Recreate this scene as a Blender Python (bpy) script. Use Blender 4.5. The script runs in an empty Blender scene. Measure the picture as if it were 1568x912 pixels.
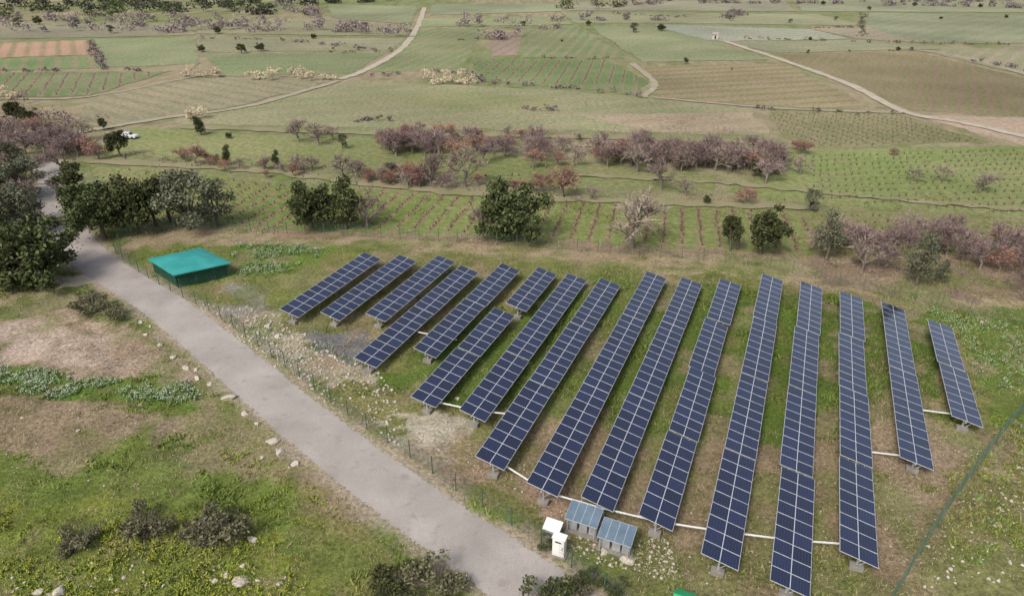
import bpy, bmesh, math, random
import numpy as np
from mathutils import Vector, Matrix
random.seed(7); RNG=np.random.default_rng(7)
scene=bpy.context.scene
# ---------------------------------------------------------------- camera
H=34.0; F=1060.0; PITCH=math.radians(27.5)
cam=bpy.data.cameras.new("camera"); co=bpy.data.objects.new("camera",cam); scene.collection.objects.link(co)
cam.sensor_width=36; cam.lens=36*F/1568; cam.clip_end=9000; cam.clip_start=0.5
co.location=(0,0,H); co.rotation_euler=(math.pi/2-PITCH,0,0); scene.camera=co
def G(u,v,z=0.0):
    """image pixel coordinates, cast from the camera -> ground coordinates (metres) on the plane of height z"""
    x=(u-784)/F; up=-(v-456)/F
    wy=math.cos(PITCH)+up*math.sin(PITCH); wz=-math.sin(PITCH)+up*math.cos(PITCH)
    t=(z-H)/wz
    return (x*t, wy*t)
def pxm(v):   # metres per image pixel at that image row
    x,y=G(784,v); d=y*math.cos(PITCH)+H*math.sin(PITCH); return d/F
# ---------------------------------------------------------------- noise
LAT=RNG.random((8,256,256))
def vnoise(x,y,s,k=0):
    x=np.asarray(x,float)/s; y=np.asarray(y,float)/s
    xi=np.floor(x).astype(int); yi=np.floor(y).astype(int); fx=x-xi; fy=y-yi
    fx=fx*fx*(3-2*fx); fy=fy*fy*(3-2*fy); L=LAT[k%8]
    a=L[xi%256,yi%256]; b=L[(xi+1)%256,yi%256]; c=L[xi%256,(yi+1)%256]; d=L[(xi+1)%256,(yi+1)%256]
    return (a*(1-fx)+b*fx)*(1-fy)+(c*(1-fx)+d*fx)*fy
def fbm(x,y,s,k=0):
    return (vnoise(x,y,s,k)*.5+vnoise(x,y,s/2.1,k+1)*.28+vnoise(x,y,s/4.3,k+2)*.22)
def sm(a,b,t):
    t=np.clip((t-a)/(b-a),0,1); return t*t*(3-2*t)
def inpoly(x,y,poly):
    r=np.zeros(x.shape,bool); n=len(poly)
    for i in range(n):
        x1,y1=poly[i]; x2,y2=poly[(i+1)%n]
        if y1==y2: continue
        c=((y1>y)!=(y2>y))&(x<(x2-x1)*(y-y1)/(y2-y1)+x1); r^=c
    return r
def segdist(x,y,pts):
    d=np.full(x.shape,1e9)
    for (x1,y1),(x2,y2) in zip(pts[:-1],pts[1:]):
        dx,dy=x2-x1,y2-y1; t=np.clip(((x-x1)*dx+(y-y1)*dy)/(dx*dx+dy*dy+1e-9),0,1)
        d=np.minimum(d,np.hypot(x-x1-t*dx,y-y1-t*dy))
    return d
def catmull(pts,n=8):
    P=[Vector(p) for p in pts]; P=[P[0]*2-P[1]]+P+[P[-1]*2-P[-2]]; out=[]
    for i in range(1,len(P)-2):
        p0,p1,p2,p3=P[i-1:i+3]
        for k in range(n):
            t=k/n
            out.append(0.5*((2*p1)+(p2-p0)*t+(2*p0-5*p1+4*p2-p3)*t*t+(-p0+3*p1-3*p2+p3)*t**3))
    out.append(P[-2]); return [tuple(p) for p in out]
ROADPX=[(78,250),(84,275),(82,305),(98,340),(122,378),(163,413),(230,453),(295,502),(360,556),(428,614),(504,676),(586,738),(668,797),(750,852),(842,918),(960,1010)]
ROAD=catmull([G(*p) for p in ROADPX],8)
def hgt(x,y):
    x=np.asarray(x,float); y=np.asarray(y,float)
    m=sm(76,66,y)*sm(3.2,7,segdist(x,y,ROAD))
    return m*((vnoise(x,y,9,3)-.5)*.6+(vnoise(x,y,3.1,5)-.5)*.24+(vnoise(x,y,1.2,6)-.5)*.1)
def hz(x,y): return float(hgt(np.array([x]),np.array([y]))[0])
# ---------------------------------------------------------------- node helpers
def newmat(name,rough=.9,spec=.2):
    m=bpy.data.materials.new(name); m.use_nodes=True; nt=m.node_tree; b=nt.nodes['Principled BSDF']
    b.inputs['Roughness'].default_value=rough; b.inputs['Specular IOR Level'].default_value=spec
    return m,nt,b
def nd(nt,t,**k):
    n=nt.nodes.new(t)
    for a,v in k.items(): setattr(n,a,v)
    return n
def noise(nt,scale,detail=4,co=None):
    n=nd(nt,'ShaderNodeTexNoise'); n.inputs['Scale'].default_value=scale; n.inputs['Detail'].default_value=detail
    if co is not None: nt.links.new(co,n.inputs['Vector'])
    return n
def ramp(nt,fac,stops):
    r=nd(nt,'ShaderNodeValToRGB'); e=r.color_ramp.elements
    while len(e)<len(stops): e.new(.5)
    for i,(p,c) in enumerate(stops): e[i].position=p; e[i].color=(*c,1) if len(c)==3 else c
    nt.links.new(fac,r.inputs[0]); return r.outputs[0]
def mix(nt,fac,a,b,mode='MIX'):
    m=nd(nt,'ShaderNodeMix',data_type='RGBA',blend_type=mode)
    for s,v in ((m.inputs[0],fac),(m.inputs[6],a),(m.inputs[7],b)):
        if isinstance(v,(int,float)): s.default_value=v
        elif isinstance(v,tuple): s.default_value=(*v,1)
        else: nt.links.new(v,s)
    return m.outputs[2]
def pos(nt): return nd(nt,'ShaderNodeNewGeometry').outputs['Position']
def nmat(name,c1,c2,scale=2.0,rough=.9,spec=.2,metal=0,bump=0):
    m,nt,b=newmat(name,rough,spec); n=noise(nt,scale,5,pos(nt))
    nt.links.new(ramp(nt,n.outputs[0],[(.3,c1),(.7,c2)]),b.inputs['Base Color']); b.inputs['Metallic'].default_value=metal
    if bump:
        bm=nd(nt,'ShaderNodeBump'); bm.inputs['Strength'].default_value=bump; bm.inputs['Distance'].default_value=.05
        nt.links.new(n.outputs[0],bm.inputs['Height']); nt.links.new(bm.outputs[0],b.inputs['Normal'])
    return m
def folmat(name,dark,mid,light):
    m,nt,b=newmat(name,.8,.15); g=nd(nt,'ShaderNodeNewGeometry'); oi=nd(nt,'ShaderNodeObjectInfo')
    c=ramp(nt,g.outputs['Random Per Island'],[(0,dark),(.5,mid),(1,light)])
    hs=nd(nt,'ShaderNodeHueSaturation'); nt.links.new(c,hs.inputs['Color'])
    mr=nd(nt,'ShaderNodeMapRange'); mr.inputs[3].default_value=.75; mr.inputs[4].default_value=1.25
    nt.links.new(oi.outputs['Random'],mr.inputs[0]); nt.links.new(mr.outputs[0],hs.inputs['Value'])
    mr2=nd(nt,'ShaderNodeMapRange'); mr2.inputs[3].default_value=.485; mr2.inputs[4].default_value=.515
    nt.links.new(oi.outputs['Random'],mr2.inputs[0]); nt.links.new(mr2.outputs[0],hs.inputs['Hue'])
    nt.links.new(hs.outputs[0],b.inputs['Base Color']); return m
# ---------------------------------------------------------------- mesh helpers
def npmesh(name,V,Fc,mats,midx=None,col=None,smooth=False,link=True):
    V=np.asarray(V,np.float32); Fc=np.asarray(Fc,np.int32); k=Fc.shape[1]
    me=bpy.data.meshes.new(name); me.vertices.add(len(V)); me.vertices.foreach_set('co',V.ravel())
    me.loops.add(Fc.size); me.loops.foreach_set('vertex_index',Fc.ravel())
    me.polygons.add(len(Fc)); me.polygons.foreach_set('loop_start',np.arange(0,Fc.size,k,dtype=np.int32))
    for m in mats: me.materials.append(m)
    if midx is not None: me.polygons.foreach_set('material_index',np.asarray(midx,np.int32))
    if smooth: me.polygons.foreach_set('use_smooth',np.ones(len(Fc),bool))
    me.update(calc_edges=True)
    if col is not None:
        a=me.color_attributes.new('zone','FLOAT_COLOR','POINT'); c=np.ones((len(V),4),np.float32); c[:,:3]=col; a.data.foreach_set('color',c.ravel())
    if not link: return me
    o=bpy.data.objects.new(name,me); scene.collection.objects.link(o); return o
def empty(name,loc):
    e=bpy.data.objects.new(name,None); e.location=loc; e.empty_display_size=.5; scene.collection.objects.link(e); return e
class MB:
    def __init__(s): s.v=[]; s.f=[]; s.m=[]
    def add(s,vs,fs,mi=0):
        o=len(s.v); s.v+= [tuple(v) for v in vs]; s.f+=[tuple(i+o for i in f) for f in fs]; s.m+=[mi]*len(fs)
    def box(s,c,ax,ay,az,mi=0):
        c=Vector(c); ax=Vector(ax); ay=Vector(ay); az=Vector(az)
        vs=[c+ax*i+ay*j+az*k for k in(-1,1) for j in(-1,1) for i in(-1,1)]
        s.add(vs,[(0,2,3,1),(4,5,7,6),(0,1,5,4),(2,6,7,3),(0,4,6,2),(1,3,7,5)],mi)
    def tube(s,a,b,r1,r2,n=6,mi=0,cap=True):
        a=Vector(a); b=Vector(b); d=(b-a).normalized(); u=d.orthogonal().normalized(); w=d.cross(u)
        vs=[a+(u*math.cos(t*2*math.pi/n)+w*math.sin(t*2*math.pi/n))*r1 for t in range(n)]+[b+(u*math.cos(t*2*math.pi/n)+w*math.sin(t*2*math.pi/n))*r2 for t in range(n)]
        fs=[(t,(t+1)%n,n+(t+1)%n,n+t) for t in range(n)]
        if cap: fs+=[tuple(range(n,2*n)),tuple(range(n-1,-1,-1))]
        s.add(vs,fs,mi)
    def obj(s,name,mats,parent=None,loc=None,bevel=0,smooth=False):
        me=bpy.data.meshes.new(name); me.from_pydata(s.v,[],s.f)
        for m in mats: me.materials.append(m)
        me.polygons.foreach_set('material_index',s.m)
        if smooth: me.polygons.foreach_set('use_smooth',[True]*len(s.f))
        me.update(); o=bpy.data.objects.new(name,me); scene.collection.objects.link(o)
        if parent: o.parent=parent
        if loc is not None: o.location=loc
        if bevel:
            b=o.modifiers.new('bevel','BEVEL'); b.width=bevel; b.segments=2
        return o
# ---------------------------------------------------------------- world / light
w=bpy.data.worlds.new("World"); scene.world=w; w.use_nodes=True; nt=w.node_tree
sky=nd(nt,'ShaderNodeTexSky',sky_type='NISHITA'); sky.sun_disc=False
SE,SA=math.radians(48),math.radians(215)
sky.sun_elevation=SE; sky.sun_rotation=SA; sky.dust_density=5; sky.air_density=1.2; sky.ozone_density=.6
hsv=nd(nt,'ShaderNodeHueSaturation'); hsv.inputs['Saturation'].default_value=.72
nt.links.new(sky.outputs[0],hsv.inputs['Color']); nt.links.new(hsv.outputs[0],nt.nodes['Background'].inputs['Color'])
nt.nodes['Background'].inputs['Strength'].default_value=.15
sl=bpy.data.lights.new('sun','SUN'); sl.energy=2.2; sl.angle=math.radians(16); sl.color=(1,.95,.88)
so=bpy.data.objects.new('sun',sl); scene.collection.objects.link(so)
dirv=Vector((math.sin(SA)*math.cos(SE),math.cos(SA)*math.cos(SE),math.sin(SE)))
so.rotation_euler=dirv.to_track_quat('Z','Y').to_euler(); so.location=(0,0,60)
scene.view_settings.view_transform='Standard'; scene.view_settings.look='None'; scene.view_settings.exposure=0
# ---------------------------------------------------------------- zones
C=lambda *a: np.array(a,float)
GREEN=C(.125,.17,.038); OLIVE=C(.19,.18,.073); DRY=C(.33,.265,.175); DIRT=C(.32,.25,.19); PALE=C(.48,.43,.36); LUSH=C(.082,.135,.024); BRUSH=C(.20,.145,.11); GREY=C(.15,.15,.17)
def Pg(*pts): return [G(*p) for p in pts]
# (polygon, colour, strength, grass density)
ZONES=[
 (Pg((-120,245),(80,255),(70,330),(110,400),(170,430),(60,440),(-150,460)),OLIVE,.7,.8),
 (Pg((300,465),(420,385),(600,365),(1180,400),(1600,480),(1620,640),(1380,960),(930,960),(860,840),(620,690),(480,590)),OLIVE,.9,.8),
 (Pg((200,345),(340,340),(700,352),(1250,385),(1650,400),(1650,490),(1180,430),(560,384),(340,372),(190,385)),DRY,.9,.4),
 (Pg((420,352),(800,362),(1200,392),(1200,402),(800,374),(420,362)),C(.28,.195,.145),.8,.3),
 (Pg((400,372),(800,392),(1150,415),(1150,422),(800,402),(400,382)),GREEN,.5,.9),
 (Pg((1230,400),(1650,380),(1650,475),(1400,448),(1250,425)),BRUSH,.85,.3),
 (Pg((360,425),(560,440),(440,500),(300,462)),OLIVE*1.1,.8,.6),
 (Pg((700,500),(900,425),(1440,470),(1440,640),(1340,710),(1250,680),(1100,700),(900,640),(640,620),(560,580)),LUSH,.92,1.5),
 (Pg((1400,455),(1650,490),(1650,650),(1510,650),(1480,520)),LUSH*1.3,.85,1.4),
 (Pg((350,372),(520,380),(440,428),(360,428)),LUSH*1.4,.8,1.2),
 (Pg((760,700),(900,640),(1100,690),(1300,670),(1560,640),(1470,760),(1390,960),(930,960),(880,800)),C(.23,.175,.115),.9,.5),
 (Pg((1360,640),(1500,650),(1440,760),(1380,800),(1340,740)),C(.29,.22,.155),.8,.3),
 (Pg((680,705),(760,695),(960,800),(860,800),(760,745)),C(.34,.24,.175),.92,.08),
 (Pg((585,640),(715,640),(735,665),(700,700),(620,690)),PALE,.75,.1),
 (Pg((290,458),(430,480),(480,535),(560,555),(580,590),(480,585),(380,525)),C(.40,.35,.28),.75,.25),
 (Pg((465,510),(570,500),(590,545),(540,560),(480,535)),GREY,.9,.06),
 (Pg((350,440),(400,445),(400,490),(330,485)),GREY*1.5,.5,.2),
 (Pg((-150,470),(110,440),(190,480),(262,548),(330,600),(300,612),(120,575),(-150,560)),C(.37,.28,.22),.92,.12),
 (Pg((-150,500),(60,495),(180,530),(220,560),(60,550),(-150,545)),C(.46,.375,.31),.6,.08),
 (Pg((-150,600),(150,615),(280,640),(250,670),(120,660),(90,700),(-150,720)),C(.29,.215,.155),.8,.3),
 (Pg((150,640),(290,640),(330,740),(260,740)),C(.25,.2,.14),.75,.4),
 (Pg((270,680),(310,685),(300,715),(265,712)),GREY*1.2,.7,.1),
 (Pg((100,435),(210,455),(240,510),(140,500)),GREEN,.8,1.0),
 (Pg((-150,548),(60,562),(230,585),(338,592),(330,622),(180,612),(-150,590)),LUSH*1.4,.95,1.6),
 (Pg((-150,700),(100,710),(350,650),(440,640),(600,760),(740,920),(740,1000),(-200,1000)),GREEN*1.05,.85,1.1),
 (Pg((-150,780),(200,760),(420,800),(480,912),(480,1000),(-150,1000)),C(.215,.235,.045),.75,1.2),
 (Pg((380,690),(540,740),(600,850),(500,820)),C(.23,.18,.105),.7,.7),
 (Pg((430,740),(560,800),(600,912),(480,912)),C(.21,.19,.075),.6,.9),
 (Pg((610,690),(700,740),(830,820),(820,840),(720,785),(640,730)),GREEN*1.1,.85,1.2),
 (Pg((870,830),(1000,850),(1060,900),(1000,960),(860,900)),GREEN,.8,1.0),
 (Pg((1450,740),(1568,660),(1700,900),(1500,1000),(1430,900)),OLIVE*.98,.8,.9),
 (Pg((190,385),(290,372),(390,405),(300,440),(240,440)),GREEN*1.1,.7,1.0),
]
WHITE_FL=[(Pg((-150,550),(60,565),(230,590),(330,598),(325,618),(180,610),(-150,588)),1.7),(Pg((360,375),(500,380),(440,425),(365,425)),1.1),(Pg((1400,458),(1600,500),(1600,600),(1510,600),(1470,520)),.5),(Pg((330,480),(520,530),(560,570),(430,550)),.15),(Pg((1500,660),(1600,650),(1600,800),(1480,900)),.12)]
YEL_FL=[(Pg((-50,800),(200,780),(330,830),(480,850),(460,940),(-50,1000)),1.5),(Pg((300,660),(500,740),(560,830),(400,800)),.4),(Pg((1500,640),(1600,640),(1600,860),(1520,860)),.5)]
def zone(x,y):
    x=np.asarray(x,float); y=np.asarray(y,float)
    n1=fbm(x,y,14,0); n2=fbm(x,y,4,2); n3=fbm(x,y,1.3,4); big=fbm(x,y,60,1)
    far=sm(75,110,y)[:,None]
    near=OLIVE*(1-n1[:,None])+GREEN*n1[:,None]
    t=sm(.35,.6,big)[:,None]; fc=C(.21,.235,.11)*t+C(.31,.265,.175)*(1-t)  # far ground kept paler: distance haze is mixed into the colour
    col=near*(1-far)+fc*far; den=.8*np.ones(len(x))
    wx=x+(n2-.5)*4.5+(n3-.5)*2; wy=y+(fbm(x,y,4,5)-.5)*4.5+(fbm(x,y,1.2,3)-.5)*2
    sel=np.where(y<135)[0]
    for poly,c,s,d in ZONES:
        m=inpoly(wx[sel],wy[sel],poly); idx=sel[m]
        if len(idx)==0: continue
        k=(s*sm(.2,.5,n3[idx]*.5+n2[idx]*.5))[:,None]
        col[idx]=col[idx]*(1-k)+c*k; den[idx]=den[idx]*(1-k[:,0])+d*k[:,0]
    # bare / mossy mottling
    k=(sm(.52,.66,n2)*.62)[:,None]*(1-far*.5); col=col*(1-k)+C(.28,.215,.145)*k; den=den*(1-k[:,0])
    k=(sm(.54,.68,fbm(x,y,6,6))*.5)[:,None]; col=col*(1-k)+GREEN*1.05*k
    rd=segdist(x[sel],y[sel],ROAD)
    k=sm(3.5,2.2,rd+(n3[sel]-.5)*2.6)*.8; col[sel]=col[sel]*(1-k[:,None])+C(.40,.335,.26)*k[:,None]; den[sel]*=(1-k)
    den[sel]*=sm(2.0,2.6,rd)
    col*= (.7+.6*n3)[:,None]
    return col,den
# ---------------------------------------------------------------- ground sheet
def grow(a,step,lim,f=1.045):
    out=[]; p=a; s=step
    while abs(p)<lim: s*=f; p+=s; out.append(p)
    return out
xs=np.concatenate([np.array(grow(-78,-.36,3500))[::-1],np.arange(-78,88,.36),np.array(grow(88,.36,3500))])
ys=np.concatenate([np.array(grow(14,-.5,600,1.1))[::-1],np.arange(14,100,.32),np.array(grow(100,.32,4500,1.03))])
X,Y=np.meshgrid(xs,ys); x=X.ravel(); y=Y.ravel()
col,_=zone(x,y); V=np.stack([x,y,hgt(x,y)],1)
nx,ny=len(xs),len(ys); i=np.arange(nx-1)[None,:]+nx*np.arange(ny-1)[:,None]; i=i.ravel()
Fc=np.stack([i,i+1,i+1+nx,i+nx],1)
def attrmat(name,nscale=3.5,amt=.6,bump=.7,fine=22):
    m,nt,b=newmat(name,.95,.1); a=nd(nt,'ShaderNodeAttribute',attribute_name='zone'); p=pos(nt)
    n1=noise(nt,nscale,8,p); n1.inputs['Roughness'].default_value=.7; n2=noise(nt,fine,3,p)
    f=ramp(nt,n1.outputs[0],[(.3,(1-amt,)*3),(.7,(1+amt*.75,)*3)])
    c=mix(nt,1.0,a.outputs[0],f,'MULTIPLY'); f2=ramp(nt,n2.outputs[0],[(.3,(.7,)*3),(.7,(1.3,)*3)])
    c=mix(nt,1.0,c,f2,'MULTIPLY')
    nt.links.new(c,b.inputs['Base Color'])
    if bump:
        bm=nd(nt,'ShaderNodeBump'); bm.inputs['Strength'].default_value=bump; bm.inputs['Distance'].default_value=.25
        nt.links.new(n1.outputs[0],bm.inputs['Height']); nt.links.new(bm.outputs[0],b.inputs['Normal'])
    return m
MG=attrmat('ground_material'); npmesh('ground',V,Fc,[MG],col=col,smooth=True)
# ---------------------------------------------------------------- fields
zc=[0.004]
def sheet(name,pts,mat,z=None,jit=.8):
    if z is None: z=zc[0]; zc[0]+=.004
    P=[]; n=len(pts)
    for k in range(n):
        a=np.array(pts[k]); b=np.array(pts[(k+1)%n]); L=np.hypot(*(b-a)); m=max(2,int(L/3))
        for j in range(m):
            q=a+(b-a)*j/m; P.append((q[0]+random.uniform(-jit,jit),q[1]+random.uniform(-jit,jit),z))
    bm=bmesh.new(); vs=[bm.verts.new(p) for p in P]; f=bm.faces.new(vs); f.normal_update()
    if f.normal.z<0: f.normal_flip()
    bmesh.ops.triangulate(bm,faces=[f]); me=bpy.data.meshes.new(name); bm.to_mesh(me); me.materials.append(mat)
    o=bpy.data.objects.new(name,me); scene.collection.objects.link(o); return o
def fieldmat(name,c1,c2,ang,spacing,strength=.8,c3=None):
    """ground cover c1 / drier c3 with soil-and-vine lines c2 every <spacing> metres, rows running along azimuth ang"""
    m,nt,b=newmat(name,.95,.1); p=pos(nt)
    n1=noise(nt,.05,6,p); n2=noise(nt,1.2,5,p)
    c3=c3 or tuple(a*.68+b_*.32 for a,b_ in zip(c1,(.36,.30,.20)))
    base=ramp(nt,n1.outputs[0],[(.35,c1),(.68,c3)])
    d=nd(nt,'ShaderNodeVectorMath',operation='DOT_PRODUCT'); nt.links.new(p,d.inputs[0])
    d.inputs[1].default_value=(math.cos(ang)/spacing,-math.sin(ang)/spacing,0)
    ad=nd(nt,'ShaderNodeMath',operation='MULTIPLY_ADD'); nt.links.new(n2.outputs[0],ad.inputs[0]); ad.inputs[1].default_value=.35; nt.links.new(d.outputs['Value'],ad.inputs[2])
    fr=nd(nt,'ShaderNodeMath',operation='PINGPONG'); nt.links.new(ad.outputs[0],fr.inputs[0]); fr.inputs[1].default_value=.5
    k=ramp(nt,fr.outputs[0],[(.0,(strength,)*3),(.15,(strength*.85,)*3),(.27,(0,0,0))])
    n3=noise(nt,.2,5,p); kk=ramp(nt,n3.outputs[0],[(.3,(.35,)*3),(.6,(1,)*3)])
    k=mix(nt,1.0,k,kk,'MULTIPLY')
    c=mix(nt,k,base,c2); f=ramp(nt,n2.outputs[0],[(.25,(.65,)*3),(.75,(1.35,)*3)])
    n4=noise(nt,.02,5,p); g=ramp(nt,n4.outputs[0],[(.3,(.78,)*3),(.7,(1.2,)*3)])
    c=mix(nt,1.0,c,f,'MULTIPLY'); c=mix(nt,1.0,c,g,'MULTIPLY')
    nt.links.new(c,b.inputs['Base Color']); return m
R=math.radians
FL=[  # far fields get paler colours in place of atmospheric haze
 ('vineyard_field',[(135,250),(480,285),(900,306),(1240,325),(1250,390),(1130,384),(760,362),(330,345),(200,345)],(.145,.20,.05),(.24,.18,.115),R(12),2.3,.95),
 ('vineyard_field',[(1245,318),(1650,345),(1650,392),(1255,388)],(.15,.19,.06),(.24,.19,.13),R(88),2.3,.8),
 ('meadow_field',[(1210,228),(1650,222),(1650,342),(1440,326),(1240,312),(1100,292),(1190,268)],(.145,.20,.06),(.23,.20,.11),R(84),2.6,.75),
 ('meadow_field',[(200,196),(560,214),(700,232),(1100,268),(1100,292),(880,290),(640,268),(400,252),(150,238)],(.15,.20,.06),(.25,.20,.125),R(-60),2.5,.6),
 ('vineyard_field',[(1178,172),(1372,174),(1515,218),(1250,228),(1190,205)],(.145,.17,.07),(.25,.19,.135),R(-22),2.6,.95),
 ('fallow_field',[(1398,176),(1650,182),(1650,225),(1560,222)],(.35,.28,.22),(.31,.27,.2),R(20),5,.3),
 ('vineyard_field',[(1190,84),(1400,78),(1650,140),(1650,182),(1395,170)],(.17,.165,.09),(.235,.175,.125),R(30),3,.7),
 ('vineyard_field',[(985,102),(1200,98),(1340,166),(1180,164),(1000,148)],(.235,.19,.13),(.15,.175,.07),R(75),6,.8),
 ('fallow_field',[(250,190),(540,126),(730,132),(850,138),(1150,168),(1180,208),(860,200),(560,196)],(.22,.225,.12),(.30,.245,.165),R(70),8,.6),
 ('vineyard_field',[(560,150),(700,140),(850,150),(840,170),(700,168)],(.19,.215,.10),(.27,.225,.15),R(70),6,.6),
 ('fallow_field',[(880,176),(1150,172),(1180,204),(1000,202)],(.31,.255,.195),(.23,.21,.125),R(70),7,.5),
 ('vineyard_field',[(722,90),(930,92),(992,126),(975,146),(860,134),(735,124)],(.125,.18,.07),(.23,.20,.13),R(10),3.4,.95),
 ('vineyard_field',[(800,43),(880,40),(965,90),(795,88)],(.15,.19,.085),(.25,.215,.15),R(12),4,.95),
 ('vineyard_field',[(640,46),(745,44),(705,110),(565,110)],(.155,.205,.09),(.26,.225,.15),R(15),4,.95),
 ('ploughed_field',[(752,50),(796,50),(792,86),(752,86)],(.27,.21,.17),(.2,.17,.13),R(15),4,.6),
 ('meadow_field',[(315,84),(592,80),(540,112),(345,118)],(.165,.215,.10),(.26,.22,.15),R(80),7,.6),
 ('meadow_field',[(300,56),(622,60),(598,77),(312,81)],(.215,.24,.135),(.29,.25,.18),R(80),9,.6),
 ('meadow_field',[(146,60),(298,58),(304,98),(163,104)],(.19,.24,.115),(.27,.25,.16),R(0),4,.6),
 ('vineyard_field',[(-80,68),(135,62),(148,84),(-80,92)],(.38,.235,.17),(.20,.19,.11),R(-30),4.5,.8),
 ('meadow_field',[(-80,93),(150,86),(160,105),(-80,110)],(.15,.215,.09),(.3,.22,.15),R(-30),4.5,.7),
 ('vineyard_field',[(-80,112),(258,110),(135,148),(-80,150)],(.145,.18,.08),(.24,.2,.14),R(-25),3.4,.95),
 ('vineyard_field',[(140,150),(300,119),(520,122),(385,158),(215,190),(110,196)],(.235,.205,.15),(.17,.185,.095),R(-55),5,.7),
 ('vineyard_field',[(1000,38),(1240,45),(1300,60),(1110,64),(1040,58)],(.285,.30,.235),(.22,.235,.16),R(70),5,.6),
 ('meadow_field',[(905,42),(990,38),(1100,66),(1180,92),(985,96)],(.19,.225,.12),(.26,.23,.16),R(60),6,.6),
 ('meadow_field',[(1110,66),(1300,62),(1560,80),(1400,76),(1190,82)],(.21,.235,.14),(.29,.25,.185),R(75),9,.6),
 ('vineyard_field',[(1410,78),(1568,72),(1650,90),(1650,135)],(.20,.20,.13),(.3,.24,.18),R(40),5,.7),
 ('vineyard_field',[(650,28),(860,26),(880,38),(640,42)],(.195,.235,.12),(.28,.245,.17),R(20),6,.7),
 ('meadow_field',[(860,20),(1250,22),(1330,40),(1000,36),(880,36)],(.22,.24,.15),(.3,.26,.19),R(60),9,.6),
 ('vineyard_field',[(1330,20),(1650,25),(1650,68),(1400,66),(1320,56)],(.19,.225,.135),(.28,.25,.18),R(45),6,.7),
 ('fallow_field',[(1240,44),(1330,42),(1400,66),(1310,60)],(.28,.235,.18),(.23,.22,.15),R(50),6,.5),
 ('meadow_field',[(-80,38),(290,36),(300,54),(140,58),(-80,62)],(.22,.21,.14),(.27,.23,.16),R(-60),8,.5),
 ('meadow_field',[(300,32),(500,30),(635,44),(622,56),(300,52)],(.21,.205,.135),(.25,.24,.15),R(60),8,.5),
 ('vineyard_field',[(500,8),(640,10),(630,38),(510,28)],(.20,.24,.13),(.28,.25,.18),R(10),6,.7),
 ('meadow_field',[(660,8),(860,6),(860,18),(660,24)],(.21,.245,.145),(.28,.25,.18),R(20),7,.6),
 ('fallow_field',[(870,4),(1200,0),(1220,18),(870,17)],(.26,.24,.17),(.21,.22,.15),R(40),8,.6),
 ('meadow_field',[(1210,-2),(1650,2),(1650,20),(1230,18)],(.22,.24,.16),(.29,.26,.2),R(60),8,.5),
]
for j,(nm,px,c1,c2,a,sp,st) in enumerate(FL):
    c1=tuple(c*random.uniform(.95,1.05) for c in c1)
    sheet(nm,[G(*p) for p in px],fieldmat(nm+'_material',c1,c2,a,sp,st))
# field margin strips and tracks
def ribbon(name,pts,w,mat,z,jit=.15,n=8):
    P=catmull(pts,n); V=[];Fq=[]
    for k,p in enumerate(P):
        a=P[max(0,k-1)]; b=P[min(len(P)-1,k+1)]; d=Vector((b[0]-a[0],b[1]-a[1])).normalized(); nn=Vector((-d.y,d.x))
        for s in (-1,-.5,0,.5,1):
            r=w/2*s+(random.uniform(-jit,jit) if abs(s)==1 else 0)
            V.append((p[0]+nn.x*r,p[1]+nn.y*r,z+(.03*(1-s*s) if w>3 else 0)))
        if k:
            for q in range(4):
                o=(k-1)*5+q; Fq.append((o+5,o+6,o+1,o))
    o=npmesh(name,V,[f[::-1] for f in Fq],[mat],smooth=True); return o
MT=nmat('dirt_track_material',(.34,.295,.22),(.47,.42,.34),.4)
MTG=nmat('grass_margin_material',(.29,.24,.16),(.19,.20,.095),.25)
MT2=nmat('faint_track_material',(.28,.25,.17),(.36,.32,.24),.3)
for pts,wd,mm in [([(650,12),(640,40),(615,75),(560,108),(520,122)],2.4,MT),([(1110,64),(1190,90),(1300,130),(1385,172),(1480,190),(1650,228)],2.4,MT),
   ([(985,150),(1002,128),(968,98)],1.8,MT2),([(520,124),(385,162),(250,182),(110,205)],2.2,MT2),([(1000,150),(1180,166),(1385,174)],1.4,MT2),([(0,152),(135,149),(300,118),(345,117)],1.4,MT2),([(1650,135),(1470,88),(1400,77)],2.0,MT2)]:
    ribbon('dirt_track',[G(*p) for p in pts],wd,mm,.16,.3,14)
for pts,wd in [([(130,246),(400,262),(700,296),(1000,310),(1250,318)],2.5),([(280,195),(560,205),(860,210),(1190,220)],2.5),([(850,268),(1100,280),(1300,300),(1650,330)],1.4)]:
    ribbon('grass_margin',[G(*p) for p in pts],wd,MTG,.15,.6,16)
# road
m,nt,b=newmat('asphalt_road_material',.9,.25); p=pos(nt); n1=noise(nt,.25,7,p); n2=noise(nt,14,4,p)
c=ramp(nt,n1.outputs[0],[(.3,(.29,.26,.24)),(.7,(.40,.365,.34))]); f=ramp(nt,n2.outputs[0],[(.3,(.86,)*3),(.7,(1.1,)*3)])
c=mix(nt,1.0,c,f,'MULTIPLY'); n3=noise(nt,1.1,5,p); pt=ramp(nt,n3.outputs[0],[(.58,(0,)*3),(.7,(.5,)*3)]); c=mix(nt,pt,c,(.24,.205,.175))
nt.links.new(c,b.inputs['Base Color']); ribbon('road',[G(*q) for q in ROADPX],4.2,m,.02,.14,40)
ribbon('side_track',[G(*q) for q in [(150,425),(90,432),(20,432),(-60,445)]],3,MT,.012,.3)
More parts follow.
